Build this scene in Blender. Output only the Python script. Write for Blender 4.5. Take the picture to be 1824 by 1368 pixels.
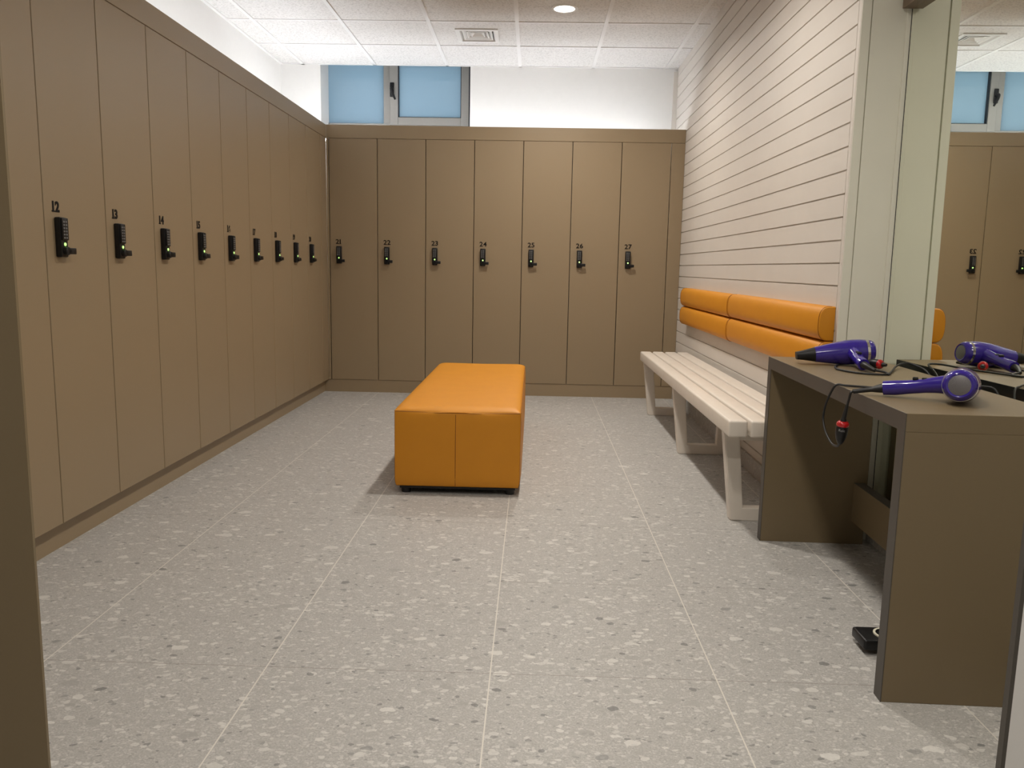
import bpy, bmesh, math, random
from mathutils import Vector, Matrix

for o in list(bpy.data.objects):
    bpy.data.objects.remove(o)
S = bpy.context.scene
COL = S.collection
random.seed(7)

# ------------------------------------------------------------------ camera
CAM_H = 1.0244
F_PX = 1425.93
PITCH, YAW, ROLL = 0.1446, -0.0243, 0.0188
fwd = Vector((math.sin(YAW) * math.cos(PITCH), math.cos(YAW) * math.cos(PITCH), -math.sin(PITCH)))
rgt0 = Vector((math.cos(YAW), -math.sin(YAW), 0))
up0 = rgt0.cross(fwd)
rgt = math.cos(ROLL) * rgt0 + math.sin(ROLL) * up0
upv = -math.sin(ROLL) * rgt0 + math.cos(ROLL) * up0
cam_d = bpy.data.cameras.new('camera')
cam_d.sensor_width = 36.0
cam_d.sensor_fit = 'HORIZONTAL'
cam_d.lens = 36.0 * F_PX / 1824.0
cam_d.clip_start = 0.02
cam = bpy.data.objects.new('camera', cam_d)
COL.objects.link(cam)
m3 = Matrix((rgt, upv, -fwd)).transposed()
cam.matrix_world = Matrix.Translation((0, 0, CAM_H)) @ m3.to_4x4()
S.camera = cam

# ------------------------------------------------------------------ view, sky, light levels
S.view_settings.view_transform = 'Standard'
S.view_settings.look = 'None'
S.view_settings.gamma = 1.0
S.view_settings.use_curve_mapping = False
S.view_settings.exposure = 0.0
W = bpy.data.worlds.new('daylight')
S.world = W
W.use_nodes = True
bg = W.node_tree.nodes['Background']
bg.inputs['Color'].default_value = (0.58, 0.78, 0.93, 1)
bg.inputs['Strength'].default_value = 2.7

DOWNLIGHT = 18.8          # watts of a recessed ceiling lamp
DOWNLIGHT_COL = (1.0, 0.93, 0.845)
COVE = 32.5                # radiance of the strip lights on top of the lockers
COVE_COL = (0.94, 0.965, 1.0)
LAMPS = [(0.158, 5.392, 1.12), (0.158, 3.592, 1.05), (0.158, 1.792, 0.74), (0.0, 0.3, 1.15)]   # x, y, relative output; last one added, unseen, to light the near partition

# ------------------------------------------------------------------ materials
def new_mat(name):
    m = bpy.data.materials.new(name)
    m.use_nodes = True
    nt = m.node_tree
    return m, nt, nt.nodes['Principled BSDF']

def lin(r, g, b):
    f = lambda c: (c / 255 / 12.92) if c / 255 <= 0.04045 else ((c / 255 + 0.055) / 1.055) ** 2.4
    return (f(r), f(g), f(b), 1)

def simple(name, col, rough=0.5, metal=0.0, spec=0.5, noise=0.0, nscale=60.0, bump=0.0, bscale=300.0, coat=0.0):
    m, nt, p = new_mat(name)
    p.inputs['Roughness'].default_value = rough
    p.inputs['Metallic'].default_value = metal
    p.inputs['Specular IOR Level'].default_value = spec
    p.inputs['Coat Weight'].default_value = coat
    p.inputs['Coat Roughness'].default_value = 0.08
    tc = nt.nodes.new('ShaderNodeTexCoord')
    nz = nt.nodes.new('ShaderNodeTexNoise')
    nz.inputs['Scale'].default_value = nscale
    nz.inputs['Detail'].default_value = 3
    nt.links.new(tc.outputs['Object'], nz.inputs['Vector'])
    mx = nt.nodes.new('ShaderNodeMixRGB')
    mx.inputs['Color1'].default_value = tuple(c * (1 - noise) for c in col[:3]) + (1,)
    mx.inputs['Color2'].default_value = tuple(min(1, c * (1 + noise)) for c in col[:3]) + (1,)
    nt.links.new(nz.outputs['Fac'], mx.inputs['Fac'])
    nt.links.new(mx.outputs['Color'], p.inputs['Base Color'])
    if bump:
        n2 = nt.nodes.new('ShaderNodeTexNoise')
        n2.inputs['Scale'].default_value = bscale
        n2.inputs['Detail'].default_value = 2
        nt.links.new(tc.outputs['Object'], n2.inputs['Vector'])
        b = nt.nodes.new('ShaderNodeBump')
        b.inputs['Strength'].default_value = bump
        b.inputs['Distance'].default_value = 0.002
        nt.links.new(n2.outputs['Fac'], b.inputs['Height'])
        nt.links.new(b.outputs['Normal'], p.inputs['Normal'])
    return m

def emissive(name, col, strength):
    m, nt, p = new_mat(name)
    p.inputs['Base Color'].default_value = (0.8, 0.8, 0.8, 1)
    p.inputs['Emission Color'].default_value = tuple(col[:3]) + (1,)
    p.inputs['Emission Strength'].default_value = strength
    return m

M = {}
M['laminate'] = simple('brown_laminate', (0.300, 0.226, 0.138, 1), 0.42, noise=0.03, nscale=900, bump=0.12, bscale=1400)
M['counter'] = simple('dark_brown_laminate', (0.190, 0.142, 0.078, 1), 0.42, noise=0.03, nscale=900, bump=0.12, bscale=1400)
M['edge'] = simple('laminate_edge', (0.075, 0.066, 0.055, 1), 0.5, noise=0.03)
M['carcass'] = simple('gap_shade_carcass', (0.03, 0.02, 0.014, 1), 0.6)  # near black: shade in the door gaps is put into the colour
M['white_wall'] = simple('white_wall_paint', (0.80, 0.79, 0.77, 1), 0.7, noise=0.02, nscale=25, bump=0.05, bscale=500)
M['plank'] = simple('white_painted_planks', (0.67, 0.625, 0.57, 1), 0.5, noise=0.035, nscale=6, bump=0.06, bscale=120)
M['return'] = simple('offwhite_painted_board', (0.80, 0.79, 0.69, 1), 0.5, noise=0.03, nscale=8)
M['bench'] = simple('white_painted_bench_wood', (0.76, 0.70, 0.62, 1), 0.42, noise=0.06, nscale=14, bump=0.08, bscale=160)
M['black'] = simple('black_plastic', (0.008, 0.008, 0.009, 1), 0.38, spec=0.35)
M['black_rubber'] = simple('black_rubber', (0.010, 0.010, 0.010, 1), 0.45)
M['key'] = simple('grey_key_buttons', (0.16, 0.16, 0.16, 1), 0.35)
M['number'] = simple('black_number', (0.006, 0.005, 0.005, 1), 0.6, spec=0.2)
M['led_green'] = emissive('green_indicator', (0.45, 1.0, 0.12), 0.9)
M['purple'] = simple('glossy_purple_plastic', (0.030, 0.014, 0.25, 1), 0.16, noise=0.02, coat=0.6)
M['chrome'] = simple('chrome', (0.75, 0.74, 0.72, 1), 0.12, metal=1.0)
M['red'] = simple('glossy_red_plastic', (0.42, 0.008, 0.010, 1), 0.18, coat=0.5)
M['print'] = simple('grey_print', (0.30, 0.30, 0.30, 1), 0.6)
M['alu'] = simple('grey_aluminium', (0.32, 0.31, 0.29, 1), 0.45, metal=0.2, noise=0.02)
M['gasket'] = simple('black_gasket', (0.02, 0.022, 0.03, 1), 0.6)
M['grid'] = simple('white_ceiling_grid', (0.80, 0.79, 0.78, 1), 0.5)
M['vent'] = simple('white_vent_metal', (0.80, 0.79, 0.77, 1), 0.4)
M['dark'] = simple('dark_void', (0.03, 0.03, 0.03, 1), 0.9)
M['cream'] = simple('cream_plastic', (0.72, 0.69, 0.55, 1), 0.4)
M['lamp'] = emissive('lamp_lens', DOWNLIGHT_COL, 12.0)
M['cove'] = emissive('cove_strip', COVE_COL, COVE)
M['steel'] = simple('brushed_steel', (0.72, 0.72, 0.70, 1), 0.3, metal=0.8)
M['dark_wood'] = simple('brown_mirror_trim', (0.17, 0.115, 0.07, 1), 0.4, noise=0.1, nscale=30)

def leather():
    m, nt, p = new_mat('orange_leatherette')
    p.inputs['Roughness'].default_value = 0.52
    p.inputs['Specular IOR Level'].default_value = 0.5
    tc = nt.nodes.new('ShaderNodeTexCoord')
    nz = nt.nodes.new('ShaderNodeTexNoise'); nz.inputs['Scale'].default_value = 9
    mx = nt.nodes.new('ShaderNodeMixRGB')
    mx.inputs['Color1'].default_value = (0.60, 0.235, 0.004, 1)
    mx.inputs['Color2'].default_value = (0.66, 0.262, 0.006, 1)
    nt.links.new(tc.outputs['Object'], nz.inputs['Vector'])
    nt.links.new(nz.outputs['Fac'], mx.inputs['Fac'])
    nt.links.new(mx.outputs['Color'], p.inputs['Base Color'])
    vo = nt.nodes.new('ShaderNodeTexVoronoi'); vo.inputs['Scale'].default_value = 420
    nt.links.new(tc.outputs['Object'], vo.inputs['Vector'])
    b = nt.nodes.new('ShaderNodeBump'); b.inputs['Strength'].default_value = 0.12; b.inputs['Distance'].default_value = 0.001
    nt.links.new(vo.outputs['Distance'], b.inputs['Height'])
    nt.links.new(b.outputs['Normal'], p.inputs['Normal'])
    return m
M['leather'] = leather()
M['seam'] = simple('orange_seam_thread', (0.22, 0.06, 0.003, 1), 0.6)

def mathn(nt, op, a, b=None, c=None):
    n = nt.nodes.new('ShaderNodeMath'); n.operation = op
    for i, v in enumerate((a, b, c)):
        if v is None: continue
        if isinstance(v, (int, float)): n.inputs[i].default_value = v
        else: nt.links.new(v, n.inputs[i])
    return n.outputs[0]

def terrazzo(name, grout=True):
    m, nt, p = new_mat(name)
    L = nt.links.new
    tc = nt.nodes.new('ShaderNodeTexCoord')
    co = tc.outputs['Object']
    # warp the coordinates a little so that the stone chips have broken outlines
    wn = nt.nodes.new('ShaderNodeTexNoise'); wn.inputs['Scale'].default_value = 38; wn.inputs['Detail'].default_value = 3
    L(co, wn.inputs['Vector'])
    sub = nt.nodes.new('ShaderNodeVectorMath'); sub.operation = 'SUBTRACT'
    L(wn.outputs['Color'], sub.inputs[0]); sub.inputs[1].default_value = (0.5, 0.5, 0.5)
    scl = nt.nodes.new('ShaderNodeVectorMath'); scl.operation = 'SCALE'; scl.inputs['Scale'].default_value = 0.022
    L(sub.outputs[0], scl.inputs[0])
    add = nt.nodes.new('ShaderNodeVectorMath'); add.operation = 'ADD'
    L(co, add.inputs[0]); L(scl.outputs[0], add.inputs[1])
    warped = add.outputs[0]
    # base stone
    bn = nt.nodes.new('ShaderNodeTexNoise'); bn.inputs['Scale'].default_value = 220; bn.inputs['Detail'].default_value = 6; bn.inputs['Roughness'].default_value = 0.7
    L(co, bn.inputs['Vector'])
    ramp = nt.nodes.new('ShaderNodeValToRGB')
    ramp.color_ramp.elements[0].position = 0.30; ramp.color_ramp.elements[0].color = (0.295, 0.286, 0.270, 1)
    ramp.color_ramp.elements[1].position = 0.70; ramp.color_ramp.elements[1].color = (0.54, 0.527, 0.502, 1)
    L(bn.outputs['Fac'], ramp.inputs['Fac'])
    ln = nt.nodes.new('ShaderNodeTexNoise'); ln.inputs['Scale'].default_value = 5; ln.inputs['Detail'].default_value = 4
    L(co, ln.inputs['Vector'])
    patch = ln.outputs['Fac']
    col = ramp.outputs['Color']
    def layer(col, scale, rad, prob, c1, c2, rot, stretch, strength, dens=None):
        mp = nt.nodes.new('ShaderNodeMapping')
        mp.inputs['Rotation'].default_value = (0, 0, rot)
        mp.inputs['Scale'].default_value = (1.0, stretch, 1.0)
        mp.inputs['Location'].default_value = (rot * 3.1, scale * 0.137, 0)
        L(warped, mp.inputs['Vector'])
        v = nt.nodes.new('ShaderNodeTexVoronoi'); v.inputs['Scale'].default_value = scale; v.inputs['Randomness'].default_value = 1.0
        L(mp.outputs[0], v.inputs['Vector'])
        sp = nt.nodes.new('ShaderNodeSeparateColor')
        L(v.outputs['Color'], sp.inputs[0])
        r = mathn(nt, 'MULTIPLY_ADD', sp.outputs[0], rad * 0.75, rad * 0.35)
        inside = mathn(nt, 'LESS_THAN', v.outputs['Distance'], r)
        pr = prob
        if dens is not None:
            pr = mathn(nt, 'MULTIPLY', dens, prob * 2.0)
        pick = mathn(nt, 'LESS_THAN', sp.outputs[1], pr)
        fac = mathn(nt, 'MULTIPLY', mathn(nt, 'MULTIPLY', inside, pick), strength)
        mc = nt.nodes.new('ShaderNodeMixRGB'); mc.inputs['Color1'].default_value = c1; mc.inputs['Color2'].default_value = c2
        L(sp.outputs[2], mc.inputs['Fac'])
        mx = nt.nodes.new('ShaderNodeMixRGB')
        L(fac, mx.inputs['Fac']); L(col, mx.inputs['Color1']); L(mc.outputs['Color'], mx.inputs['Color2'])
        return mx.outputs['Color']
    pale1, pale2 = (0.45, 0.44, 0.415, 1), (0.70, 0.685, 0.645, 1)
    dk1, dk2 = (0.13, 0.135, 0.13, 1), (0.25, 0.25, 0.24, 1)
    mid1, mid2 = (0.34, 0.33, 0.312, 1), (0.62, 0.605, 0.575, 1)
    col = layer(col, 150, 0.50, 0.75, mid1, mid2, 0.3, 1.3, 0.65, patch)
    col = layer(col, 92, 0.50, 0.60, mid1, mid2, 1.7, 1.5, 0.6, patch)
    col = layer(col, 60, 0.48, 0.50, mid1, pale2, 1.1, 1.5, 0.6, patch)
    col = layer(col, 55, 0.42, 0.13, dk1, dk2, 0.7, 1.6, 0.6)
    col = layer(col, 34, 0.46, 0.38, mid1, pale2, 0.2, 1.7, 0.65, patch)
    col = layer(col, 24, 0.36, 0.06, dk1, dk2, 2.0, 1.5, 0.7)
    col = layer(col, 18, 0.38, 0.20, mid1, pale2, 0.5, 1.7, 0.7, patch)
    col = layer(col, 11, 0.30, 0.12, mid1, pale2, 1.3, 1.6, 0.6, patch)
    if grout:
        sx = nt.nodes.new('ShaderNodeSeparateXYZ'); L(co, sx.inputs[0])
        fx = mathn(nt, 'PINGPONG', mathn(nt, 'ADD', sx.outputs[0], 1.236), 0.287)
        gx = mathn(nt, 'LESS_THAN', fx, 0.0017)
        fy = mathn(nt, 'PINGPONG', mathn(nt, 'ADD', sx.outputs[1], -1.910 + 6.03), 0.3015)
        gy = mathn(nt, 'LESS_THAN', fy, 0.0011)
        fy2 = mathn(nt, 'PINGPONG', mathn(nt, 'ADD', sx.outputs[1], -1.910 + 12.06), 0.603)
        gy2 = mathn(nt, 'LESS_THAN', fy2, 0.0011)
        right = mathn(nt, 'GREATER_THAN', sx.outputs[0], -0.088)
        gsel = mathn(nt, 'ADD', mathn(nt, 'MULTIPLY', gy, right), mathn(nt, 'MULTIPLY', gy2, mathn(nt, 'SUBTRACT', 1.0, right)))
        m1 = nt.nodes.new('ShaderNodeMixRGB'); L(gsel, m1.inputs['Fac']); L(col, m1.inputs['Color1']); m1.inputs['Color2'].default_value = (0.27, 0.245, 0.22, 1)
        m2 = nt.nodes.new('ShaderNodeMixRGB'); L(gx, m2.inputs['Fac']); L(m1.outputs['Color'], m2.inputs['Color1']); m2.inputs['Color2'].default_value = (0.66, 0.63, 0.57, 1)
        col = m2.outputs['Color']
    L(col, p.inputs['Base Color'])
    p.inputs['Roughness'].default_value = 0.48
    p.inputs['Specular IOR Level'].default_value = 0.4
    return m
M['floor'] = terrazzo('terrazzo_tiles')
M['skirt'] = terrazzo('terrazzo_skirting', grout=False)

def ceiling_tile():
    m, nt, p = new_mat('mineral_ceiling_tile')
    L = nt.links.new
    tc = nt.nodes.new('ShaderNodeTexCoord')
    n = nt.nodes.new('ShaderNodeTexNoise'); n.inputs['Scale'].default_value = 75; n.inputs['Detail'].default_value = 5; n.inputs['Roughness'].default_value = 0.65
    L(tc.outputs['Object'], n.inputs['Vector'])
    r = nt.nodes.new('ShaderNodeValToRGB')
    r.color_ramp.elements[0].position = 0.36; r.color_ramp.elements[0].color = (0.60, 0.585, 0.57, 1)
    r.color_ramp.elements[1].position = 0.52; r.color_ramp.elements[1].color = (0.78, 0.765, 0.75, 1)
    L(n.outputs['Fac'], r.inputs['Fac'])
    L(r.outputs['Color'], p.inputs['Base Color'])
    b = nt.nodes.new('ShaderNodeBump'); b.inputs['Strength'].default_value = 0.35; b.inputs['Distance'].default_value = 0.004
    L(n.outputs['Fac'], b.inputs['Height']); L(b.outputs['Normal'], p.inputs['Normal'])
    p.inputs['Roughness'].default_value = 0.9
    p.inputs['Specular IOR Level'].default_value = 0.2
    return m
M['tile'] = ceiling_tile()

def mirror_mat():
    m = bpy.data.materials.new('silvered_mirror'); m.use_nodes = True
    nt = m.node_tree; nt.nodes.clear()
    out = nt.nodes.new('ShaderNodeOutputMaterial')
    g = nt.nodes.new('ShaderNodeBsdfGlossy'); g.inputs['Roughness'].default_value = 0.0
    g.inputs['Color'].default_value = (0.93, 0.955, 0.88, 1)
    nt.links.new(g.outputs[0], out.inputs['Surface'])
    return m
M['mirror'] = mirror_mat()

def frosted():
    m = bpy.data.materials.new('frosted_window_glass'); m.use_nodes = True
    nt = m.node_tree; nt.nodes.clear()
    out = nt.nodes.new('ShaderNodeOutputMaterial')
    t = nt.nodes.new('ShaderNodeBsdfTranslucent'); t.inputs['Color'].default_value = (0.78, 0.86, 0.90, 1)
    d = nt.nodes.new('ShaderNodeBsdfDiffuse'); d.inputs['Color'].default_value = (0.10, 0.16, 0.24, 1)
    g = nt.nodes.new('ShaderNodeBsdfGlossy'); g.inputs['Roughness'].default_value = 0.08
    a = nt.nodes.new('ShaderNodeMixShader'); a.inputs[0].default_value = 0.75
    nt.links.new(d.outputs[0], a.inputs[1]); nt.links.new(t.outputs[0], a.inputs[2])
    fr = nt.nodes.new('ShaderNodeFresnel'); fr.inputs[0].default_value = 1.5
    b = nt.nodes.new('ShaderNodeMixShader')
    nt.links.new(fr.outputs[0], b.inputs[0])
    nt.links.new(a.outputs[0], b.inputs[1]); nt.links.new(g.outputs[0], b.inputs[2])
    nt.links.new(b.outputs[0], out.inputs['Surface'])
    return m
M['frosted'] = frosted()

def grille():
    m, nt, p = new_mat('fine_metal_grille')
    tc = nt.nodes.new('ShaderNodeTexCoord')
    w = nt.nodes.new('ShaderNodeTexChecker'); w.inputs['Scale'].default_value = 700
    w.inputs['Color1'].default_value = (0.24, 0.23, 0.24, 1); w.inputs['Color2'].default_value = (0.10, 0.095, 0.10, 1)
    nt.links.new(tc.outputs['Object'], w.inputs['Vector'])
    nt.links.new(w.outputs['Color'], p.inputs['Base Color'])
    p.inputs['Metallic'].default_value = 0.4; p.inputs['Roughness'].default_value = 0.4
    return m
M['grille'] = grille()

# ------------------------------------------------------------------ mesh helpers
def box(bm, x0, x1, y0, y1, z0, z1, bev=0.0, seg=2):
    r = bmesh.ops.create_cube(bm, size=1.0)
    vs = r['verts']
    for v in vs:
        v.co = Vector(((x0 + x1) / 2 + v.co.x * (x1 - x0), (y0 + y1) / 2 + v.co.y * (y1 - y0), (z0 + z1) / 2 + v.co.z * (z1 - z0)))
    if bev > 0:
        es = list({e for v in vs for e in v.link_edges})
        bmesh.ops.bevel(bm, geom=es, offset=bev, segments=seg, profile=0.5, affect='EDGES')
    return bm

def B(*a, **k):
    return box(bmesh.new(), *a, **k)

def prism(bm, poly, axis, a0, a1):
    """extrude a closed 2-D outline along an axis; poly holds the other two coordinates in order"""
    def mk(u, v, w):
        if axis == 'x': return (w, u, v)
        if axis == 'y': return (u, w, v)
        return (u, v, w)
    A = [bm.verts.new(mk(u, v, a0)) for u, v in poly]
    Bv = [bm.verts.new(mk(u, v, a1)) for u, v in poly]
    n = len(poly)
    for i in range(n):
        bm.faces.new((A[i], A[(i + 1) % n], Bv[(i + 1) % n], Bv[i]))
    bm.faces.new(A[::-1]); bm.faces.new(Bv)
    bmesh.ops.recalc_face_normals(bm, faces=bm.faces[:])
    return bm

def lathe(bm, prof, mat=None, n=32, cap=True):
    """prof: (t, r) along local x; mat: Matrix to place"""
    rings = []
    for t, r in prof:
        rings.append([bm.verts.new((t, r * math.cos(2 * math.pi * i / n), r * math.sin(2 * math.pi * i / n))) for i in range(n)])
    for a, b in zip(rings, rings[1:]):
        for i in range(n):
            bm.faces.new((a[i], a[(i + 1) % n], b[(i + 1) % n], b[i]))
    if cap:
        bm.faces.new(rings[0][::-1]); bm.faces.new(rings[-1])
    bmesh.ops.recalc_face_normals(bm, faces=bm.faces[:])
    if mat is not None:
        vs = [v for rg in rings for v in rg]
        bmesh.ops.transform(bm, matrix=mat, verts=vs)
    return bm

def spline(pts, sub=8):
    P = [Vector(p) for p in pts]
    P = [2 * P[0] - P[1]] + P + [2 * P[-1] - P[-2]]
    out = []
    for i in range(1, len(P) - 2):
        p0, p1, p2, p3 = P[i - 1:i + 3]
        for s in range(sub):
            t = s / sub
            out.append(0.5 * ((2 * p1) + (p2 - p0) * t + (2 * p0 - 5 * p1 + 4 * p2 - p3) * t * t + (-p0 + 3 * p1 - 3 * p2 + p3) * t ** 3))
    out.append(P[-2])
    return out

def tube(bm, pts, r, n=10, sub=8, smooth=True):
    C = spline(pts, sub) if smooth else [Vector(p) for p in pts]
    if not isinstance(r, (list, tuple)): r = [r] * len(C)
    elif len(r) != len(C):
        k = len(r) - 1
        r = [r[min(k, int(i / (len(C) - 1) * k))] * (1 - (i / (len(C) - 1) * k) % 1) + r[min(k, int(i / (len(C) - 1) * k) + 1)] * ((i / (len(C) - 1) * k) % 1) for i in range(len(C))]
    tan = (C[1] - C[0]).normalized()
    nrm = tan.orthogonal().normalized()
    prev = None
    for i, c in enumerate(C):
        t = (C[min(i + 1, len(C) - 1)] - C[max(i - 1, 0)]).normalized()
        nrm = (nrm - t * nrm.dot(t)).normalized()
        bn = t.cross(nrm)
        ring = [bm.verts.new(c + r[i] * (math.cos(2 * math.pi * k / n) * nrm + math.sin(2 * math.pi * k / n) * bn)) for k in range(n)]
        if prev:
            for k in range(n):
                bm.faces.new((prev[k], prev[(k + 1) % n], ring[(k + 1) % n], ring[k]))
        else:
            bm.faces.new(ring[::-1])
        prev = ring
    bm.faces.new(prev)
    bmesh.ops.recalc_face_normals(bm, faces=bm.faces[:])
    return bm

def world_of(o):
    m = o.matrix_basis.copy()
    while o.parent:
        o = o.parent
        m = o.matrix_basis @ m
    return m

def obj(name, bm, mat, parent=None, smooth=False, local=False):
    """links the bmesh as one object; under a parent, world-built shapes are carried into its frame unless local"""
    if parent is not None and not local:
        bmesh.ops.transform(bm, matrix=world_of(parent).inverted(), verts=bm.verts[:])
    me = bpy.data.meshes.new(name)
    if smooth:
        for f in bm.faces: f.smooth = True
        for e in bm.edges:
            if len(e.link_faces) == 2 and e.calc_face_angle(0) > math.radians(38): e.smooth = False
    bm.to_mesh(me); bm.free()
    me.materials.append(mat)
    o = bpy.data.objects.new(name, me)
    COL.objects.link(o)
    if parent is not None: o.parent = parent
    return o

def tag(o, label, cat, group=None):
    o['label'] = label; o['category'] = cat
    if group: o['group'] = group
    return o

def thing(name, label, cat, loc=(0, 0, 0), rz=0.0, group=None):
    o = bpy.data.objects.new(name, None)
    COL.objects.link(o)
    o.empty_display_size = 0.05
    o.location = loc; o.rotation_euler = (0, 0, rz)
    return tag(o, label, cat, group)

def struct(name, bm, mat, smooth=False):
    o = obj(name, bm, mat, smooth=smooth)
    o['kind'] = 'structure'
    return o

def children_of(o):
    return [c for c in bpy.data.objects if c.parent == o]

def text_mesh(txt, size, depth=0.0012, fat=0.0, align='LEFT'):
    cu = bpy.data.curves.new('glyphs', 'FONT')
    cu.body = txt; cu.size = size; cu.extrude = depth / 2; cu.offset = fat; cu.align_x = align
    t = bpy.data.objects.new('glyphs', cu)
    COL.objects.link(t)
    bpy.context.view_layer.update()
    me = bpy.data.meshes.new_from_object(t.evaluated_get(bpy.context.evaluated_depsgraph_get()))
    bm = bmesh.new(); bm.from_mesh(me)
    bpy.data.objects.remove(t); bpy.data.curves.remove(cu); bpy.data.meshes.remove(me)
    return bm

# ------------------------------------------------------------------ dimensions (metres)
XL, YB = -1.640, 6.396             # locker fronts: left run, back run
XWL, YC, C = -2.139, 6.902, 2.663  # left wall, back wall, ceiling
XR, YP = 1.146, 3.042              # plank wall, its near end
HD, HF, HB = 1.997, 2.095, 0.100   # door top, fascia top, door bottom
WL_, WB_ = 0.3928, 0.3801          # locker widths
Y0L, X0B = 2.684, -1.6195
XM = 1.3270                         # mirror
YJ = 1.30                          # near partition
YN = -1.5                          # room behind the camera

# ------------------------------------------------------------------ room shell
struct('floor', B(-2.3, 1.75, YN - 0.1, 7.5, -0.1, 0.0), M['floor'])

def plate(xs, ys, z0, z1, holes):
    bm = bmesh.new()
    for i in range(len(xs) - 1):
        for j in range(len(ys) - 1):
            if (i, j) in holes: continue
            box(bm, xs[i], xs[i + 1], ys[j], ys[j + 1], z0, z1)
    return bm
VX0, VX1, VY0, VY1 = -0.560, -0.315, 5.880, 6.150
struct('ceiling', plate([-2.3, VX0, VX1, 1.75], [YN - 0.1, VY0, VY1, 6.905], C, C + 0.02, {(1, 1)}), M['tile'])
struct('ceiling_slab', B(-2.3, 1.75, YN - 0.1, 7.5, C + 0.14, C + 0.2), M['white_wall'])
bm = bmesh.new()
XG = [-1.950 + 0.6 * k for k in range(7)]
for x in XG:
    if x < 1.7: box(bm, x - 0.013, x + 0.013, YN, YC, C - 0.006, C + 0.001)
y = YC - 0.6098
while y > YN:
    box(bm, XWL, 1.6, y - 0.009, y + 0.009, C - 0.005, C + 0.001)
    y -= 0.6
box(bm, XWL, 1.6, YC - 0.02, YC, C - 0.006, C + 0.001)
box(bm, XWL, XWL + 0.022, YN, YC, C - 0.008, C + 0.001)
struct('ceiling_grid', bm, M['grid'])

struct('wall_left', B(-2.3, XWL, YN, 7.5, 0, C + 0.14), M['white_wall'])
# back wall with the window recess
WX0, WX1, WYD = -1.807, -0.560, 7.20
bm = bmesh.new()
box(bm, XWL, WX0, YC, 7.5, 0, C + 0.14)
box(bm, WX1, 1.75, YC, 7.5, 0, C + 0.14)
box(bm, WX0, WX1, YC, 7.5, 0, 2.06)
struct('wall_back', bm, M['white_wall'])
struct('wall_near_side', B(1.75, 1.85, YN - 0.1, 7.5, 0, C + 0.14), M['white_wall'])
struct('wall_front', B(-2.3, 1.75, YN - 0.1, YN, 0, C + 0.14), M['white_wall'])

# plank wall: one grooved section run along y
poly = [(XR, 0.0)]
g0 = 1.0629; gs = 0.0851
for k in range(-12, 19):
    z = g0 + k * gs
    if z < 0.03 or z > C - 0.02: continue
    poly += [(XR, z - 0.0032), (XR + 0.007, z - 0.0022), (XR + 0.007, z + 0.0022), (XR, z + 0.0032)]
poly += [(XR, C), (XR + 0.03, C), (XR + 0.03, 0.0)]
bm = bmesh.new()
prism(bm, poly, 'y', YP + 0.030, YC)
struct('wall_right', bm, M['plank'])
struct('wall_right_core', B(XR + 0.03, 1.75, YP + 0.012, YC, 0, C), M['white_wall'])
struct('trim_1', B(XR, XR + 0.03, YP, YP + 0.030, 0, C, bev=0.004), M['plank'])
# short return between the plank corner and the mirror niche
bm = bmesh.new()
box(bm, XR + 0.002, XR + 0.034, YP - 0.002, YP + 0.012, 0, C)
box(bm, XR + 0.039, 1.305, YP + 0.001, YP + 0.012, 0, C)
box(bm, XR + 0.034, XR + 0.039, YP + 0.008, YP + 0.012, 0, C)
box(bm, 1.305, 1.36, YP - 0.006, YP + 0.012, 0, C, bev=0.002)
struct('wall_return', bm, M['return'])
struct('wall_niche', B(1.362, 1.75, YJ, YP + 0.012, 0, C + 0.14), M['white_wall'])
struct('trim_2', B(1.112, XR, YC - 0.02, YC, HD, C - 0.03), M['plank'])
# partitions beside the opening the photograph is taken through
struct('wall_near_left', B(-2.139, -0.846, YJ - 0.006, YJ, 0, C), M['counter'])
struct('wall_near_right', B(0.826, 1.75, YJ - 0.0135, YJ, 0, C), M['white_wall'])
struct('trim_3', B(0.819, 0.826, YJ - 0.0138, YJ + 0.0003, 0, C), M['edge'])
# stone skirtings
struct('baseboard_niche', B(1.315, 1.362, YJ, YP - 0.006, 0, 0.085), M['skirt'])
struct('baseboard_right', B(XR - 0.012, XR, YP + 0.02, YB + 0.02, 0, 0.085), M['skirt'])

# window in its recess
wf = bmesh.new()
def fr(bm, x0, x1, z0, z1, y0=WYD - 0.05, y1=WYD + 0.02, bev=0.003):
    return box(bm, x0, x1, y0, y1, z0, z1, bev=bev)
fr(wf, WX0 - 0.02, WX1 + 0.02, 2.06, 2.236)
fr(wf, WX0 - 0.02, WX1 + 0.02, 2.76, 2.83)
fr(wf, -1.327, -1.262, 2.236, 2.76)
fr(wf, -0.600, WX1 + 0.02, 2.236, 2.76)
win = struct('window_1', wf, M['alu'])
sash = bmesh.new()
fr(sash, -1.268, -1.199, 2.222, 2.76, WYD - 0.075, WYD, 0.004)
fr(sash, -0.655, -0.588, 2.222, 2.76, WYD - 0.075, WYD, 0.004)
fr(sash, -1.199, -0.655, 2.222, 2.287, WYD - 0.075, WYD, 0.004)
fr(sash, -1.199, -0.655, 2.72, 2.76, WYD - 0.075, WYD, 0.004)
so = obj('window_sash', sash, M['alu'], win)
gk = bmesh.new()
for a in ((-1.199, -1.193, 2.287, 2.72), (-0.661, -0.655, 2.287, 2.72), (-1.199, -0.655, 2.287, 2.292)):
    box(gk, a[0], a[1], WYD - 0.066, WYD - 0.02, a[2], a[3])
obj('gasket', gk, M['gasket'], so)
obj('pane', B(-1.199, -0.655, WYD - 0.034, WYD - 0.028, 2.287, 2.72), M['frosted'], so)
obj('dark_joint', B(-0.589, -0.576, WYD - 0.0765, WYD - 0.070, 2.10, 2.76), M['gasket'], win)
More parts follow.
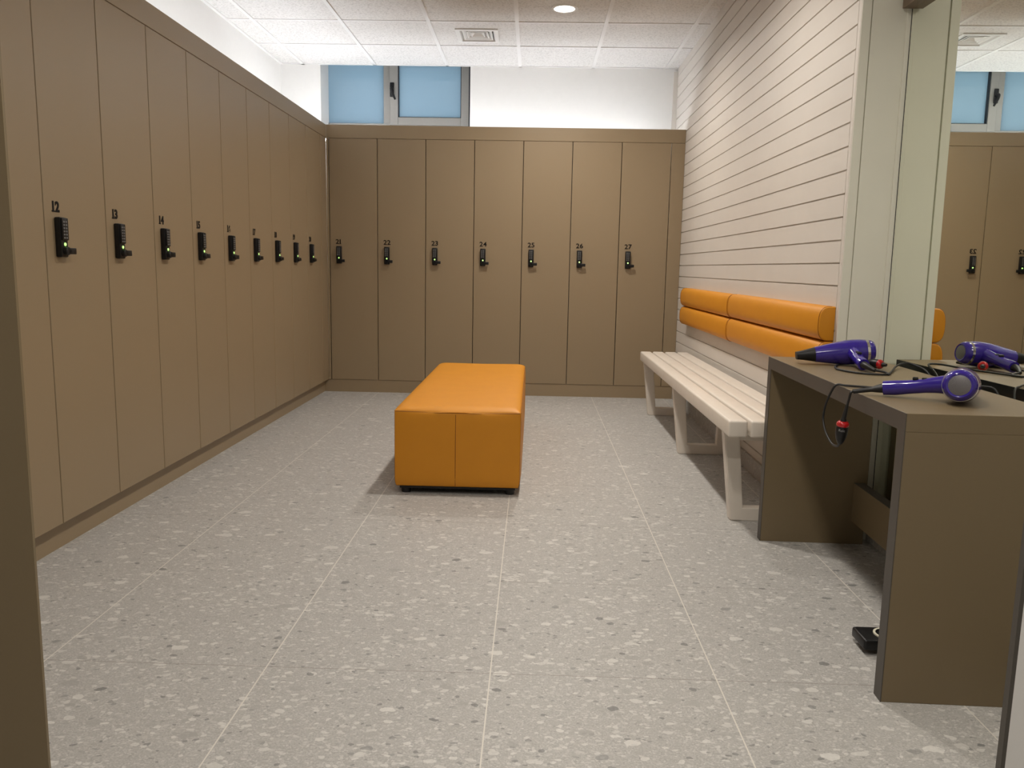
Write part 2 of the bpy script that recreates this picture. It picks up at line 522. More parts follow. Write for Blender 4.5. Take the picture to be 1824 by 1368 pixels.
obj('fixed_pane', B(WX0 - 0.02, -1.327, WYD - 0.034, WYD - 0.028, 2.236, 2.76), M['frosted'], win)
hb = bmesh.new()
box(hb, -1.267, -1.231, WYD - 0.087, WYD - 0.073, 2.452, 2.572, bev=0.006, seg=3)
tube(hb, [(-1.249, WYD - 0.085, 2.515), (-1.247, WYD - 0.118, 2.512), (-1.238, WYD - 0.122, 2.475), (-1.214, WYD - 0.122, 2.424)], [0.014, 0.015, 0.012, 0.008], n=12)
obj('window_handle', hb, M['black'], win, smooth=True)

# ------------------------------------------------------------------ lockers
ND = 'lockers of the left run'; NB = 'lockers of the back run'
def make_locker(w, label, group):
    """local frame: x along the run, front towards -y, base on the floor line z = 0"""
    t = thing('locker', label, 'locker', group=group)
    c = bmesh.new()
    box(c, 0.0, w, 0.022, 0.48, HB, HD)
    obj('carcass', c, M['carcass'], t, local=True)
    obj('door', B(0.0025, w - 0.0025, 0.0, 0.019, HB + 0.001, HD - 0.004, bev=0.0012, seg=1), M['laminate'], t, local=True)
    # electronic lock: body, raised keypad with two columns of keys, green light, turn lever
    lk = bmesh.new()
    box(lk, 0.054, 0.096, -0.022, 0.0, 1.030, 1.166, bev=0.005, seg=2)
    lock = obj('keypad_lock', lk, M['black'], t, smooth=True, local=True)
    obj('keypad', B(0.057, 0.094, -0.0275, -0.021, 1.088, 1.164, bev=0.003, seg=2), M['black'], lock, smooth=True, local=True)
    kb = bmesh.new()
    for r in range(6):
        for cc in range(2):
            x = 0.0665 + cc * 0.0135; z = 1.0965 + r * 0.0108
            box(kb, x - 0.0042, x + 0.0042, -0.0290, -0.0265, z - 0.0032, z + 0.0032, bev=0.0008, seg=1)
    obj('keys', kb, M['key'], lock, local=True)
    lb = bmesh.new()
    lathe(lb, [(0, 0.0064), (0.003, 0.0056)], Matrix.Translation((0.0755, -0.0212, 1.0745)) @ Matrix.Rotation(math.radians(-90), 4, 'Z'), n=16)
    obj('indicator_light', lb, M['led_green'], lock, local=True)
    le = bmesh.new()
    lathe(le, [(0, 0.015), (0.012, 0.014), (0.014, 0.012)], Matrix.Translation((0.077, -0.021, 1.052)) @ Matrix.Rotation(math.radians(-90), 4, 'Z'), n=20)
    box(le, 0.072, 0.123, -0.035, -0.022, 1.041, 1.063, bev=0.003, seg=2)
    obj('turn_lever', le, M['black'], lock, smooth=True, local=True)
    return t

def add_number(t, n, size, fat):
    bm = bmesh.new(); pen = 0.0
    H = 0.0365; k = 0.94 if fat > 0.001 else 1.10
    for ch in str(n):
        g = text_mesh(ch, size, 0.0016, fat)
        x0 = min(v.co.x for v in g.verts); x1 = max(v.co.x for v in g.verts)
        y0 = min(v.co.y for v in g.verts); y1 = max(v.co.y for v in g.verts)
        for v in g.verts:
            v.co.x = (v.co.x - x0) * k; v.co.y = (v.co.y - y0) * H / (y1 - y0)
        w = (x1 - x0) * k
        off = 0.0
        if ch == '1':                       # the 1 stands on a short foot
            st = 0.0058 if fat > 0.001 else 0.0042
            sw = w + 0.0105; off = 0.0030
            for v in g.verts: v.co.x += off
            low = [v.co.x for v in g.verts if v.co.y < 0.004]
            cx = (min(low) + max(low)) / 2
            box(g, cx - 0.0082, cx + 0.0082, 0.0, st * 0.85, -0.0007, 0.0007)
            w = cx + 0.0082
        for v in g.verts: v.co.x += pen
        me = bpy.data.meshes.new('g'); g.to_mesh(me); g.free(); bm.from_mesh(me); bpy.data.meshes.remove(me)
        pen += w + 0.0032
    R = Matrix.Translation((0.047, -0.0009, 1.183)) @ Matrix.Rotation(math.radians(90), 4, 'X')
    bmesh.ops.transform(bm, matrix=R, verts=bm.verts[:])
    obj('door_number', bm, M['number'], t, local=True)

def dup(root, label):
    r = root.copy(); COL.objects.link(r)
    r['label'] = label
    for ch in children_of(root):
        if ch.name.startswith('door_number'): continue
        c = ch.copy(); COL.objects.link(c); c.parent = r
        for g in children_of(ch):
            d = g.copy(); COL.objects.link(d); d.parent = c
    return r

lab = lambda n, s: 'tall brown laminate locker numbered %d, %s' % (n, s)
whereL = {12: 'nearest of the left run', 13: 'second nearest of the left run', 14: 'third nearest of the left run', 15: 'fourth nearest of the left run',
          16: 'middle one of the left run', 17: 'fourth from the corner in the left run', 18: 'third from the corner in the left run',
          19: 'second from the corner in the left run', 20: 'last before the corner in the left run'}
whereB = {21: 'beside the left corner of the back run', 22: 'second from left in the back run', 23: 'third from left in the back run, behind the ottoman',
          24: 'middle one of the back run', 25: 'third from right in the back run', 26: 'second from right in the back run', 27: 'rightmost of the back run near the bench'}
pl = make_locker(WL_, lab(12, whereL[12]), ND)
for i, n in enumerate(range(12, 21)):
    t = pl if i == 0 else dup(pl, lab(n, whereL[n]))
    t.location = (XL, Y0L + i * WL_, 0); t.rotation_euler = (0, 0, math.pi / 2)
for i, n in enumerate(range(12, 21)):
    t = [o for o in bpy.data.objects if o.get('label') == lab(n, whereL[n])][0]
    add_number(t, n, 0.0515, 0.0020)
pb = make_locker(WB_, lab(21, whereB[21]), NB)
for i, n in enumerate(range(21, 28)):
    t = pb if i == 0 else dup(pb, lab(n, whereB[n]))
    t.location = (X0B + i * WB_, YB, 0)
for n in range(21, 28):
    t = [o for o in bpy.data.objects if o.get('label') == lab(n, whereB[n])][0]
    add_number(t, n, 0.0505, 0.0009)

YE0, YE1 = 2.29, Y0L + 9 * WL_
fp = obj('filler_panel', B(XL - 0.019, XL, YE0, Y0L - 0.002, HB + 0.001, HD - 0.004, bev=0.001, seg=1), M['laminate'])
obj('end_panel', B(XL - 0.48, XL - 0.0195, YE0, YE0 + 0.019, HB + 0.001, HD - 0.004), M['laminate'], fp)
tag(fp,
    'narrow blank brown panel before locker 12 at the left edge of photo', 'panel', 'blank panels closing the locker runs')
tag(obj('filler_panel', B(XL - 0.019, XL, YE1 + 0.002, YB - 0.001, HB + 0.001, HD - 0.004, bev=0.001, seg=1), M['laminate']),
    'blank brown panel between locker 20 and the corner', 'panel', 'blank panels closing the locker runs')
tag(obj('filler_panel', B(X0B + 7 * WB_ + 0.002, XR - 0.001, YB, YB + 0.019, HB + 0.001, HD - 0.004, bev=0.001, seg=1), M['laminate']),
    'narrow blank brown panel between locker 27 and the white plank wall', 'panel', 'blank panels closing the locker runs')
tag(obj('filler_panel', B(XL + 0.001, X0B - 0.003, YB - 0.002, YB + 0.48, HB + 0.001, HD - 0.004, bev=0.001, seg=1), M['laminate']),
    'very thin upright brown strip in the corner beside locker 21', 'panel', 'blank panels closing the locker runs')
tag(obj('locker_fascia', B(XL - 0.0218, XL + 0.002, YE0, YB - 0.0005, HD - 0.0025, HF, bev=0.0015, seg=1), M['laminate']),
    'long brown fascia board running along the top of the left lockers', 'fascia')
tag(obj('locker_fascia', B(XL + 0.0025, XR - 0.001, YB - 0.003, YB + 0.0218, HD - 0.0025, HF, bev=0.0015, seg=1), M['laminate']),
    'brown fascia board along the top of the back lockers under the window', 'fascia')
tag(obj('locker_plinth', B(XL - 0.48, XL - 0.036, YE0, YB + 0.48, 0, HB - 0.0005), M['laminate']),
    'recessed brown plinth under the left lockers', 'plinth')
tag(obj('locker_plinth', B(XL - 0.0355, XR - 0.013, YB + 0.004, YB + 0.48, 0, HB - 0.0005), M['laminate']),
    'brown plinth under the back lockers', 'plinth')
# strip lights lying on the lockers behind the fascias
tag(obj('strip_light', B(XL - 0.20, XL - 0.17, YE0 + 0.1, YC - 0.06, HD + 0.001, HD + 0.016), M['cove']),
    'white strip light on top of the left lockers behind their fascia', 'light', 'strip lights on the lockers')
tag(obj('strip_light', B(XL - 0.10, XR - 0.14, YB + 0.155, YB + 0.185, HD + 0.001, HD + 0.016), M['cove']),
    'white strip light on top of the back lockers behind their fascia', 'light', 'strip lights on the lockers')

# ------------------------------------------------------------------ ceiling lamps and vent
lamp_labels = ['round recessed ceiling light above the far end of the ottoman', 'round recessed ceiling light above the near end of the ottoman',
               'round recessed ceiling light above the floor before the hair dryer counter', 'added round ceiling light, unseen, brightening the near right partition']
for (x, y, out), lb_ in zip(LAMPS, lamp_labels):
    t = thing('recessed_ceiling_light', lb_, 'ceiling light', (x, y, C), group='recessed ceiling lights')
    bm = bmesh.new()
    lathe(bm, [(0.0, 0.086), (0.004, 0.086), (0.006, 0.080), (0.006, 0.066), (0.001, 0.066)], Matrix.Translation((x, y, C)) @ Matrix.Rotation(math.radians(90), 4, 'Y'), n=40, cap=False)
    obj('trim_ring', bm, M['vent'], t, smooth=True)
    bm = bmesh.new()
    lathe(bm, [(0.001, 0.066), (0.0035, 0.066)], Matrix.Translation((x, y, C)) @ Matrix.Rotation(math.radians(90), 4, 'Y'), n=40)
    obj('lens', bm, M['lamp'], t)
    ld = bpy.data.lights.new('lamp_beam', 'AREA')
    ld.shape = 'DISK'; ld.size = 0.130; ld.energy = DOWNLIGHT * out; ld.color = DOWNLIGHT_COL; ld.spread = math.radians(155)
    lo = bpy.data.objects.new('lamp_beam', ld); COL.objects.link(lo)
    lo.parent = t; lo.location = (0, 0, -0.006)

vc = (-0.4375, 6.015)
t = thing('ceiling_vent', 'square white stepped air vent in the ceiling near the window', 'vent', (vc[0], vc[1], C))
def ring(bm, a, b, z_out, z_in, hy=1.07):
    # sloped square ring from half-size a (outer) to b (inner)
    o_ = [bm.verts.new((vc[0] + sx * a, vc[1] + sy * a * hy, z_out)) for sx, sy in ((-1, -1), (1, -1), (1, 1), (-1, 1))]
    i_ = [bm.verts.new((vc[0] + sx * b, vc[1] + sy * b * hy, z_in)) for sx, sy in ((-1, -1), (1, -1), (1, 1), (-1, 1))]
    for k in range(4):
        bm.faces.new((o_[k], o_[(k + 1) % 4], i_[(k + 1) % 4], i_[k]))
def thick(bm, d=0.003):
    bmesh.ops.recalc_face_normals(bm, faces=bm.faces[:])
    bmesh.ops.solidify(bm, geom=bm.faces[:], thickness=d)
    return bm
bm = bmesh.new(); ring(bm, 0.150, 0.122, C - 0.006, C - 0.006); ring(bm, 0.150, 0.149, C - 0.006, C); ring(bm, 0.122, 0.108, C - 0.006, C + 0.02)
obj('frame', thick(bm), M['vent'], t)
for k, (a, b) in enumerate(((0.098, 0.078), (0.070, 0.052), (0.044, 0.026))):
    bm = bmesh.new(); ring(bm, a, b, C + 0.002 * k, C + 0.018 + 0.002 * k); ring(bm, a + 0.007, a, C - 0.001 + 0.002 * k, C + 0.002 * k)
    obj('louvre', thick(bm), M['vent'], t)
obj('backing', B(VX0, VX1, VY0, VY1, C + 0.05, C + 0.055), M['dark'], t)
obj('centre_plate', B(vc[0] - 0.02, vc[0] + 0.02, vc[1] - 0.02, vc[1] + 0.02, C + 0.018, C + 0.022), M['vent'], t)

# ------------------------------------------------------------------ ottoman
OX0, OX1, OY0, OY1, OZ0, OZ1 = -0.607, -0.043, 3.50, 5.22, 0.038, 0.383
ocx, ocy = (OX0 + OX1) / 2, (OY0 + OY1) / 2
t = thing('ottoman', 'long orange upholstered ottoman bench standing in the middle of the floor', 'ottoman', (ocx, ocy, 0))
bm = bmesh.new()
NX, NY, NZ = 24, 60, 14
def surf(u, v, w):
    """u,v,w in -1..1 on the box; returns the padded position"""
    x = u; y = v; z = w
    hx, hy, hz = (OX1 - OX0) / 2, (OY1 - OY0) / 2, (OZ1 - OZ0) / 2
    px, py, pz = ocx + x * hx, ocy + y * hy, (OZ0 + OZ1) / 2 + z * hz
    fl = lambda q, e=10: 1 - abs(q) ** e
    rnd = lambda q, k: 1.0 if abs(q) <= k else math.sqrt(max(0.0, 1 - ((abs(q) - k) / (1 - k)) ** 2))
    if w >= 0.9999:
        pz += 0.020 * rnd(u, 0.80) * rnd(v, 0.93)
    if abs(u) >= 0.9999:
        px += math.copysign(0.006, u) * fl(v, 20) * fl(w, 8)
    if abs(v) >= 0.9999:
        dip = math.exp(-((u + 0.03) / 0.035) ** 2)
        py += math.copysign(0.006, v) * fl(u, 8) * fl(w, 8) * (1 - 0.6 * dip)
    # top edge sags a little towards the middle seam, bottom corners are tucked in
    if w >= 0.9999 and abs(v) > 0.9:
        pz -= 0.006 * (1 - abs(u)) * (abs(v) - 0.9) / 0.1
    if w < -0.8:
        k = (-0.8 - w) / 0.2
        px -= math.copysign(0.006, u) * k * k * (abs(u) > 0.95)
        py -= math.copysign(0.006, v) * k * k * (abs(v) > 0.95)
    return (px, py, pz)
def face_grid(fn, n, m):
    g = [[bm.verts.new(fn(math.sin(math.pi / 2 * (-1 + 2 * i / n)), math.sin(math.pi / 2 * (-1 + 2 * j / m)))) for j in range(m + 1)] for i in range(n + 1)]
    for i in range(n):
        for j in range(m):
            bm.faces.new((g[i][j], g[i + 1][j], g[i + 1][j + 1], g[i][j + 1]))
face_grid(lambda a, b: surf(a, b, 1), NX, NY); face_grid(lambda a, b: surf(a, b, -1), NX, NY)
face_grid(lambda a, b: surf(a, 1, b), NX, NZ); face_grid(lambda a, b: surf(a, -1, b), NX, NZ)
face_grid(lambda a, b: surf(1, a, b), NY, NZ); face_grid(lambda a, b: surf(-1, a, b), NY, NZ)
bmesh.ops.remove_doubles(bm, verts=bm.verts[:], dist=0.00004)
bmesh.ops.recalc_face_normals(bm, faces=bm.faces[:])
sharp = [e for e in bm.edges if len(e.link_faces) == 2 and e.calc_face_angle(0) > 0.8]
bmesh.ops.bevel(bm, geom=sharp, offset=0.0045, segments=3, profile=0.5, affect='EDGES')
obj('upholstery', bm, M['leather'], t, smooth=True)
def seam(pts, r, sub):
    sb = bmesh.new()
    tube(sb, pts, r, n=6, sub=sub)
    obj('seam', sb, M['seam'], t)
for yy, sg in ((OY0, -1), (OY1, 1)):
    seam([(OX0 + 0.004 + (OX1 - OX0 - 0.008) * k / 16, yy + sg * -0.0005, OZ1 - 0.0015 - 0.006 * (1 - abs(-1 + k / 8))) for k in range(17)], 0.0016, 2)
    seam([(ocx - 0.008, yy + sg * 0.0030, OZ1 - 0.012), (ocx - 0.008, yy + sg * 0.0052, 0.30), (ocx - 0.008, yy + sg * 0.0058, 0.2), (ocx - 0.008, yy + sg * 0.0045, 0.1), (ocx - 0.008, yy - sg * 0.0008, OZ0 + 0.004)], 0.0013, 4)
for xx in (OX0, OX1):
    seam([(xx, OY0 + 0.004, OZ1 - 0.001), (xx, ocy, OZ1 - 0.001), (xx, OY1 - 0.004, OZ1 - 0.001)], 0.0016, 4)
for x in (OX0 + 0.045, OX1 - 0.045):
    for y in (OY0 + 0.05, OY1 - 0.05):
        bm = bmesh.new()
        lathe(bm, [(0.0, 0.021), (0.036, 0.024), (0.042, 0.024)], Matrix.Translation((x, y, 0.0)) @ Matrix.Rotation(math.radians(-90), 4, 'Y'), n=20)
        obj('foot', bm, M['black_rubber'], t, smooth=True)
obj('base_board', B(OX0 + 0.02, OX1 - 0.02, OY0 + 0.02, OY1 - 0.02, 0.024, 0.042), M['black'], t)

# ------------------------------------------------------------------ slatted bench
t = thing('slatted_bench', 'long white painted wooden slatted bench along the plank wall', 'bench', (0.95, 4.39, 0))
SY0, SY1 = 3.082, 5.705
for k in range(4):
    x0 = 0.772 + k * 0.0868
    obj('slat', B(x0, x0 + 0.0755, SY0, SY1, 0.384, 0.450, bev=0.009, seg=3), M['bench'], t, smooth=True)
for yf in (3.235, 4.440, 5.640):
    y0, y1 = yf, yf + 0.055
    # top rail carries the frame; its legs and foot rail are pieces of it
    top = obj('leg_frame', B(0.800, 1.112, y0 + 0.004, y1 - 0.004, 0.340, 0.384, bev=0.003), M['bench'], t)
    lg = bmesh.new(); prism(lg, [(0.793, 0.384), (0.857, 0.384), (0.893, 0.0), (0.838, 0.0)], 'y', y0, y1)
    bmesh.ops.bevel(lg, geom=lg.edges[:], offset=0.004, segments=2, affect='EDGES')
    obj('leg', lg, M['bench'], top)
    lg = bmesh.new(); prism(lg, [(1.060, 0.384), (1.112, 0.384), (1.100, 0.0), (1.050, 0.0)], 'y', y0, y1)
    bmesh.ops.bevel(lg, geom=lg.edges[:], offset=0.004, segments=2, affect='EDGES')
    obj('leg', lg, M['bench'], top)
    obj('foot_rail', B(0.880, 1.060, y0 + 0.001, y1 - 0.001, 0.0, 0.054, bev=0.003), M['bench'], top)

# ------------------------------------------------------------------ padded backrest rolls on the plank wall
def bolster(label, y0, y1, z0, z1):
    h = z1 - z0; zc = (z0 + z1) / 2
    t = thing('backrest_cushion', label, 'cushion', (XR, (y0 + y1) / 2, z0), group='padded backrest rolls')
    D = 0.060
    pts = []
    N = 22
    for i in range(N + 1):
        a = math.pi / 2 - math.pi * i / N
        pts.append((XR - 0.012 - (D - 0.012) * abs(math.cos(a)) ** 0.62, zc + h / 2 * math.copysign(abs(math.sin(a)) ** 0.75, math.sin(a))))
    prof = [(XR - 0.001, z1)] + pts + [(XR - 0.001, z0)]
    bm = bmesh.new()
    prism(bm, prof, 'y', y0 + 0.003, y1 - 0.003)
    ends = [f for f in bm.faces if abs(f.normal.y) > 0.9]
    ed = list({e for f in ends for e in f.edges if not all(v.co.x > XR - 0.002 for v in e.verts)})
    bmesh.ops.bevel(bm, geom=ed, offset=0.006, segments=3, affect='EDGES', profile=0.5)
    obj('padding', bm, M['leather'], t, smooth=True)
    for yy in (y0 + 0.009, y1 - 0.009):
        sb = bmesh.new()
        tube(sb, [(x - 0.0005, yy, z) for x, z in pts], 0.0012, n=6, sub=1)
        obj('seam', sb, M['seam'], t)
bolster('near half of the upper orange backrest roll on plank wall', 3.068, 4.522, 0.769, 0.900)
bolster('far half of the upper orange backrest roll on plank wall', 4.524, 5.978, 0.767, 0.898)
bolster('near half of the lower orange backrest roll, behind the counter', 3.068, 4.522, 0.636, 0.7665)
bolster('far half of the lower orange backrest roll above the bench', 4.524, 5.978, 0.634, 0.7645)

# ------------------------------------------------------------------ mirror
t = thing('wall_mirror', 'tall wall mirror with brown top trim behind the hair dryer counter', 'mirror', (XM, YP - 0.008, 0.0), rz=0.0028)
t.rotation_euler[1] = -0.0033
obj('glass', B(0.0, 0.004, -1.70, 0.0, 0.10, 1.975), M['mirror'], t, local=True)
obj('backing_board', B(0.0045, 0.012, -1.70, 0.0, 0.10, 1.975), M['dark'], t, local=True)
obj('gap_shade_strip', B(-0.001, 0.012, 0.0, 0.003, 0.10, 1.957), M['dark'], t, local=True)  # dark strip painting the shaded gap between return and mirror
obj('top_trim', B(-0.036, 0.012, -1.70, 0.0, 1.957, 1.99, bev=0.002), M['dark_wood'], t, local=True)

# ------------------------------------------------------------------ counter with two side panels
t = thing('counter', 'brown laminate waterfall counter holding hair dryers in front of the mirror', 'counter', (0.862, 1.831, 0), rz=-0.0275)
CW, CLn, CH, TH = 0.387, 1.2, 0.710, 0.044
obj('top', B(0.001, CW, 0.0, CLn, CH - TH, CH, bev=0.001, seg=1), M['counter'], t, local=True)
obj('side_panel', B(0.001, CW, 0.0, 0.040, 0.0, CH - TH, bev=0.001, seg=1), M['counter'], t, local=True)
obj('side_panel', B(0.001, CW, CLn - 0.040, CLn, 0.0, CH - TH, bev=0.001, seg=1), M['counter'], t, local=True)
ebm = bmesh.new()
box(ebm, -0.001, 0.0012, 0.0, CLn, CH - TH, CH - 0.0005)
box(ebm, -0.001, 0.0012, 0.0, 0.040, 0.0, CH - TH)
box(ebm, -0.001, 0.0012, CLn - 0.040, CLn, 0.0, CH - TH)
obj('edge_band', ebm, M['edge'], t, local=True)
rail = obj('back_rail', B(CW - 0.050, CW - 0.012, 0.040, CLn - 0.040, 0.092, 0.240), M['counter'], t, local=True)
obj('edge_band', B(CW - 0.0505, CW - 0.0115, 0.0405, CLn - 0.0405, 0.240, 0.2415), M['edge'], rail, local=True)
obj('back_edge_shade', B(CW - 0.001, CW + 0.001, 0.0, CLn, CH - TH, CH - 0.0005), M['black'], t, local=True)  # black strip: the unlit look of the back edge put into colour

# ------------------------------------------------------------------ pedal bin under the counter
bx, by = 1.096, 2.120
t = thing('pedal_bin', 'small pedal bin hidden behind near counter panel, black pedal showing', 'bin', (bx, by, 0))
UP = Matrix.Rotation(math.radians(-90), 4, 'Y')
bm = bmesh.new(); lathe(bm, [(0.022, 0.097), (0.30, 0.098)], Matrix.Translation((bx, by, 0)) @ UP, n=40)
obj('body', bm, M['steel'], t, smooth=True)
bm = bmesh.new(); lathe(bm, [(0.30, 0.099), (0.325, 0.098), (0.345, 0.075), (0.352, 0.04), (0.353, 0.005)], Matrix.Translation((bx, by, 0)) @ UP, n=40)
obj('lid', bm, M['steel'], t, smooth=True)
bm = bmesh.new(); lathe(bm, [(0.0, 0.100), (0.004, 0.102), (0.018, 0.102), (0.022, 0.100)], Matrix.Translation((bx, by, 0)) @ UP, n=40)
obj('base_ring', bm, M['cream'], t, smooth=True)
bm = bmesh.new(); box(bm, 0.917, 1.000, 2.068, 2.158, 0.014, 0.044, bev=0.007, seg=3)
pedal = obj('pedal', bm, M['black'], t, smooth=True)
bm = bmesh.new(); lathe(bm, [(0.0440, 0.036), (0.0475, 0.036), (0.0475, 0.030)], Matrix.Translation((0.994, 2.108, 0)) @ UP, n=32, cap=False)
obj('cream_collar', bm, M['cream'], pedal, smooth=True)

# ------------------------------------------------------------------ hair dryers
def hair_dryer(label, loc, rz, tilt=0.10, tz=0.7315, hl=0.168):
    """local frame: body axis along x (rear grille at +x, nozzle at -x), handle towards -y, lying on its side"""
    t = thing('hair_dryer', label, 'hair dryer', loc, rz, group='hair dryers on the counter')
    T = Matrix.Rotation(-tilt, 4, 'Y')
    bm = bmesh.new()
    lathe(bm, [(0.046, 0.0400), (0.030, 0.0425), (0.005, 0.0435), (-0.02, 0.0425), (-0.05, 0.0385), (-0.08, 0.0335), (-0.105, 0.029), (-0.122, 0.0262)], T, n=40)
    body = obj('body', bm, M['purple'], t, smooth=True, local=True)
    bm = bmesh.new(); lathe(bm, [(0.0455, 0.0405), (0.054, 0.0398), (0.0545, 0.036)], T, n=40)
    obj('chrome_ring', bm, M['chrome'], t, smooth=True, local=True)
    bm = bmesh.new(); lathe(bm, [(0.054, 0.0392), (0.064, 0.0372), (0.071, 0.0335), (0.0740, 0.0290), (0.0730, 0.0272)], T, n=40)
    cap = obj('rear_cap', bm, M['purple'], t, smooth=True, local=True)
    bm = bmesh.new(); lathe(bm, [(0.0722, 0.0275), (0.0740, 0.021), (0.0758, 0.010), (0.0762, 0.001)], T, n=40)
    obj('air_grille', bm, M['grille'], cap, smooth=True, local=True)
    # flattened nozzle
    bm = bmesh.new()
    n = 32
    rings = []
    for s in range(9):
        f = s / 8
        x = -0.121 - 0.062 * f
        ry = 0.0258 * (1 - f) + 0.0195 * f; rzz = 0.0258 * (1 - f) ** 1.3 + 0.0135 * (1 - (1 - f) ** 1.3)
        e = 1.0 - 0.35 * f
        rg = []
        for k in range(n):
            a = 2 * math.pi * k / n
            cy_, sz_ = math.cos(a), math.sin(a)
            rg.append(bm.verts.new((x, ry * math.copysign(abs(cy_) ** e, cy_), rzz * math.copysign(abs(sz_) ** e, sz_))))
        rings.append(rg)
    for a_, b_ in zip(rings, rings[1:]):
        for k in range(n): bm.faces.new((a_[k], a_[(k + 1) % n], b_[(k + 1) % n], b_[k]))
    bm.faces.new(rings[0]); bm.faces.new(rings[-1][::-1])
    bmesh.ops.recalc_face_normals(bm, faces=bm.faces[:])
    bmesh.ops.transform(bm, matrix=T, verts=bm.verts[:])
    obj('nozzle', bm, M['black'], t, smooth=True, local=True)
    # handle
    ez = tz - loc[2]
    bm = bmesh.new()
    tube(bm, [(0.0, -0.020, -0.001), (0.0, -0.055, -0.005), (-0.002, -0.10, ez * 0.55), (-0.003, -0.14, ez * 0.82), (-0.002, -hl, ez)], [0.027, 0.022, 0.0185, 0.0180, 0.0195, 0.0185], n=20, sub=6)
    h = obj('handle', bm, M['purple'], t, smooth=True, local=True)
    for yb in (-0.082, -0.103):
        bm = bmesh.new(); box(bm, -0.008, 0.006, yb - 0.0065, yb + 0.0065, ez * 0.45 + 0.013, ez * 0.45 + 0.022, bev=0.003, seg=2)
        obj('button', bm, M['black'], h, smooth=True, local=True)
    return t, ez

def inline_plug(parent, p, d, scale=1.0, writing=False):
    """black bulb with a red collar on the cord; d points from collar to tail"""
    d = Vector(d).normalized()
    R = d.to_track_quat('X', 'Z').to_matrix().to_4x4()
    P = Matrix.Translation(p) @ R @ Matrix.Scale(scale, 4)
    bm = bmesh.new(); lathe(bm, [(0.004, 0.0134), (0.012, 0.0146), (0.026, 0.0140), (0.040, 0.0110), (0.050, 0.0070), (0.054, 0.0038)], P, n=24)
    b = obj('inline_plug', bm, M['black'], parent, smooth=True)
    bm = bmesh.new(); lathe(bm, [(-0.0065, 0.0075), (-0.0045, 0.0115), (-0.001, 0.0142), (0.003, 0.0150), (0.0055, 0.0145)], P, n=24)
    obj('red_collar', bm, M['red'], b, smooth=True)
    bm = bmesh.new(); lathe(bm, [(-0.020, 0.0045), (-0.012, 0.0062), (-0.007, 0.0075)], P, n=16)
    obj('sleeve', bm, M['black_rubber'], b, smooth=True)
    if writing:
        tb = text_mesh('Relc', 0.0085 * scale, 0.0004, 0, 'CENTER')
        toc = (Vector((0, 0, CAM_H)) - Vector(p)); nrm = (toc - d * toc.dot(d)).normalized()
        ex = (-d).cross(nrm).normalized()
        Rm = Matrix((ex, -d, nrm)).transposed()
        # wrap the word round the bulb
        r0 = 0.0147 * scale
        for v in tb.verts:
            a = v.co.x / r0
            q = Vector(p) + d * (0.0165 * scale) + (-d) * v.co.y + (nrm * math.cos(a) + ex * math.sin(a)) * (r0 + 0.0004 + v.co.z)
            v.co = q
        obj('printed_word', tb, M['print'], b)
    return b

O1 = (1.105, 2.79, 0.7560)
d1, ez1 = hair_dryer('purple hair dryer lying at the far end of counter, nozzle towards the bench', O1, -0.12, hl=0.165)
W1 = world_of(d1)
hp = W1 @ Vector((-0.002, -0.163, ez1)); hd = (W1.to_3x3() @ Vector((0.15, -1, -0.1))).normalized()
bm = bmesh.new(); tube(bm, [hp, hp + hd * 0.022, hp + hd * 0.06 + Vector((0.012, 0, -0.006))], [0.0125, 0.0105, 0.0055], n=14, sub=6)
obj('strain_relief', bm, M['black_rubber'], d1, smooth=True)
e1 = hp + hd * 0.058 + Vector((0.012, 0, -0.006))
bm = bmesh.new()
tube(bm, [e1, e1 + Vector((0.03, -0.012, -0.004)), (1.118, 2.520, 0.7145), (1.130, 2.535, 0.7145)], 0.0034, sub=8)
tube(bm, [(1.133, 2.712, 0.7285), (1.140, 2.775, 0.728), (1.165, 2.82, 0.724), (1.12, 2.85, 0.7145), (1.05, 2.76, 0.7145), (1.006, 2.655, 0.7142), (1.014, 2.585, 0.7142), (1.047, 2.531, 0.7142), (1.110, 2.520, 0.7142), (1.165, 2.60, 0.7155),
          (1.215, 2.690, 0.719), (1.262, 2.745, 0.7245), (1.300, 2.745, 0.7225), (1.314, 2.66, 0.70), (1.315, 2.58, 0.62), (1.312, 2.54, 0.45), (1.309, 2.53, 0.30)], 0.0034, sub=8)
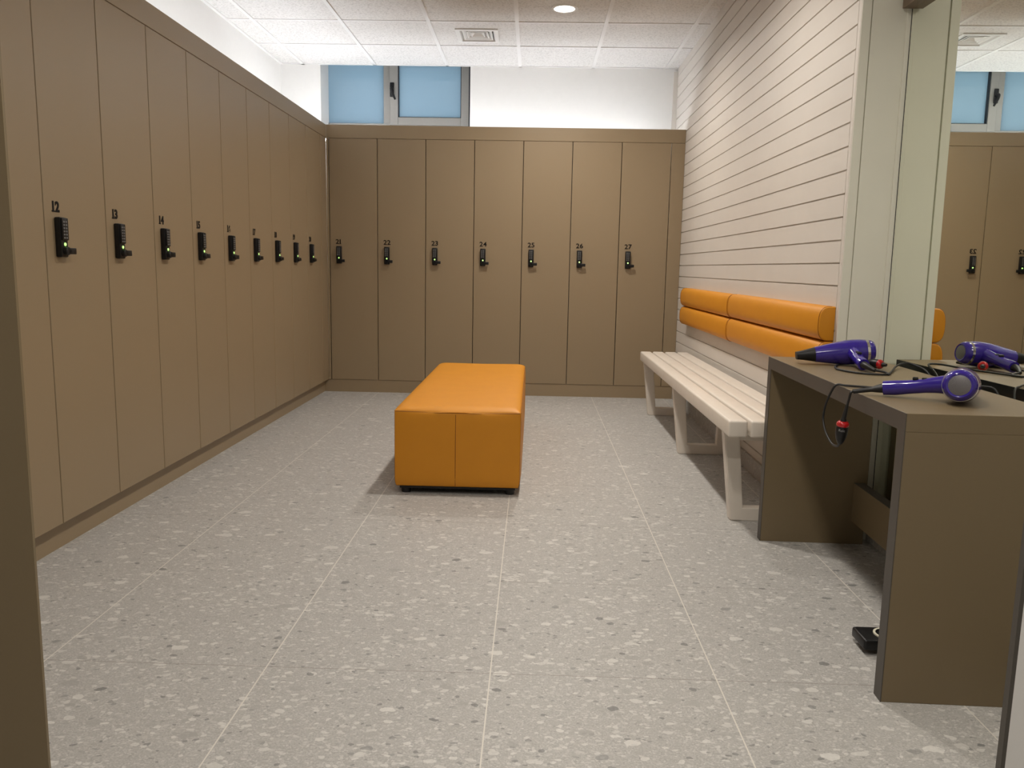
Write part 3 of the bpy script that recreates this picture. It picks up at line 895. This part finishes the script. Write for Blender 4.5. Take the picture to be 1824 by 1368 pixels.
obj('power_cord', bm, M['black_rubber'], d1, smooth=True)
inline_plug(d1, (1.158, 2.672, 0.7285), (-0.45, 0.75, 0.0), scale=1.08)

O2 = (1.068, 1.998, 0.7560)
d2, ez2 = hair_dryer('purple hair dryer at the near end of counter, its round rear grille facing out', O2, -2.106, tz=0.7315, hl=0.176)
W2 = world_of(d2)
hp = W2 @ Vector((-0.002, -0.174, ez2)); hd = (W2.to_3x3() @ Vector((0.0, -1, 0.0))).normalized()
tip = Vector((0.846, 2.105, 0.718))
bm = bmesh.new(); tube(bm, [hp, hp + (tip - hp) * 0.25, hp + (tip - hp) * 0.45, tip], [0.0135, 0.0095, 0.0065, 0.0060], n=14, sub=6)
obj('strain_relief', bm, M['black_rubber'], d2, smooth=True)
bm = bmesh.new()
tube(bm, [tip, (0.838, 2.098, 0.7155), (0.836, 2.105, 0.690), (0.836, 2.118, 0.660), (0.836, 2.126, 0.642)], 0.0032, sub=8)
tube(bm, [(0.836, 2.139, 0.571), (0.837, 2.160, 0.559), (0.839, 2.205, 0.557), (0.840, 2.260, 0.580), (0.841, 2.287, 0.613), (0.843, 2.280, 0.655), (0.850, 2.258, 0.700), (0.860, 2.250, 0.7155), (0.878, 2.240, 0.7150), (0.927, 2.225, 0.7142), (0.985, 2.205, 0.7142),
          (1.05, 2.30, 0.7142), (1.14, 2.36, 0.7142), (1.22, 2.33, 0.7148), (1.270, 2.28, 0.7165), (1.302, 2.25, 0.705), (1.309, 2.22, 0.62), (1.309, 2.21, 0.45), (1.308, 2.20, 0.30)], 0.0032, sub=8)
obj('power_cord', bm, M['black_rubber'], d2, smooth=True)
bm = bmesh.new(); tube(bm, [(0.836, 2.110, 0.680), (0.836, 2.122, 0.650), (0.836, 2.130, 0.632)], [0.0042, 0.0062, 0.0068], n=12, sub=6)
obj('cord_sleeve', bm, M['black_rubber'], d2, smooth=True)
inline_plug(d2, (0.836, 2.128, 0.628), (0.0, 0.010, -0.050), scale=1.12, writing=True)
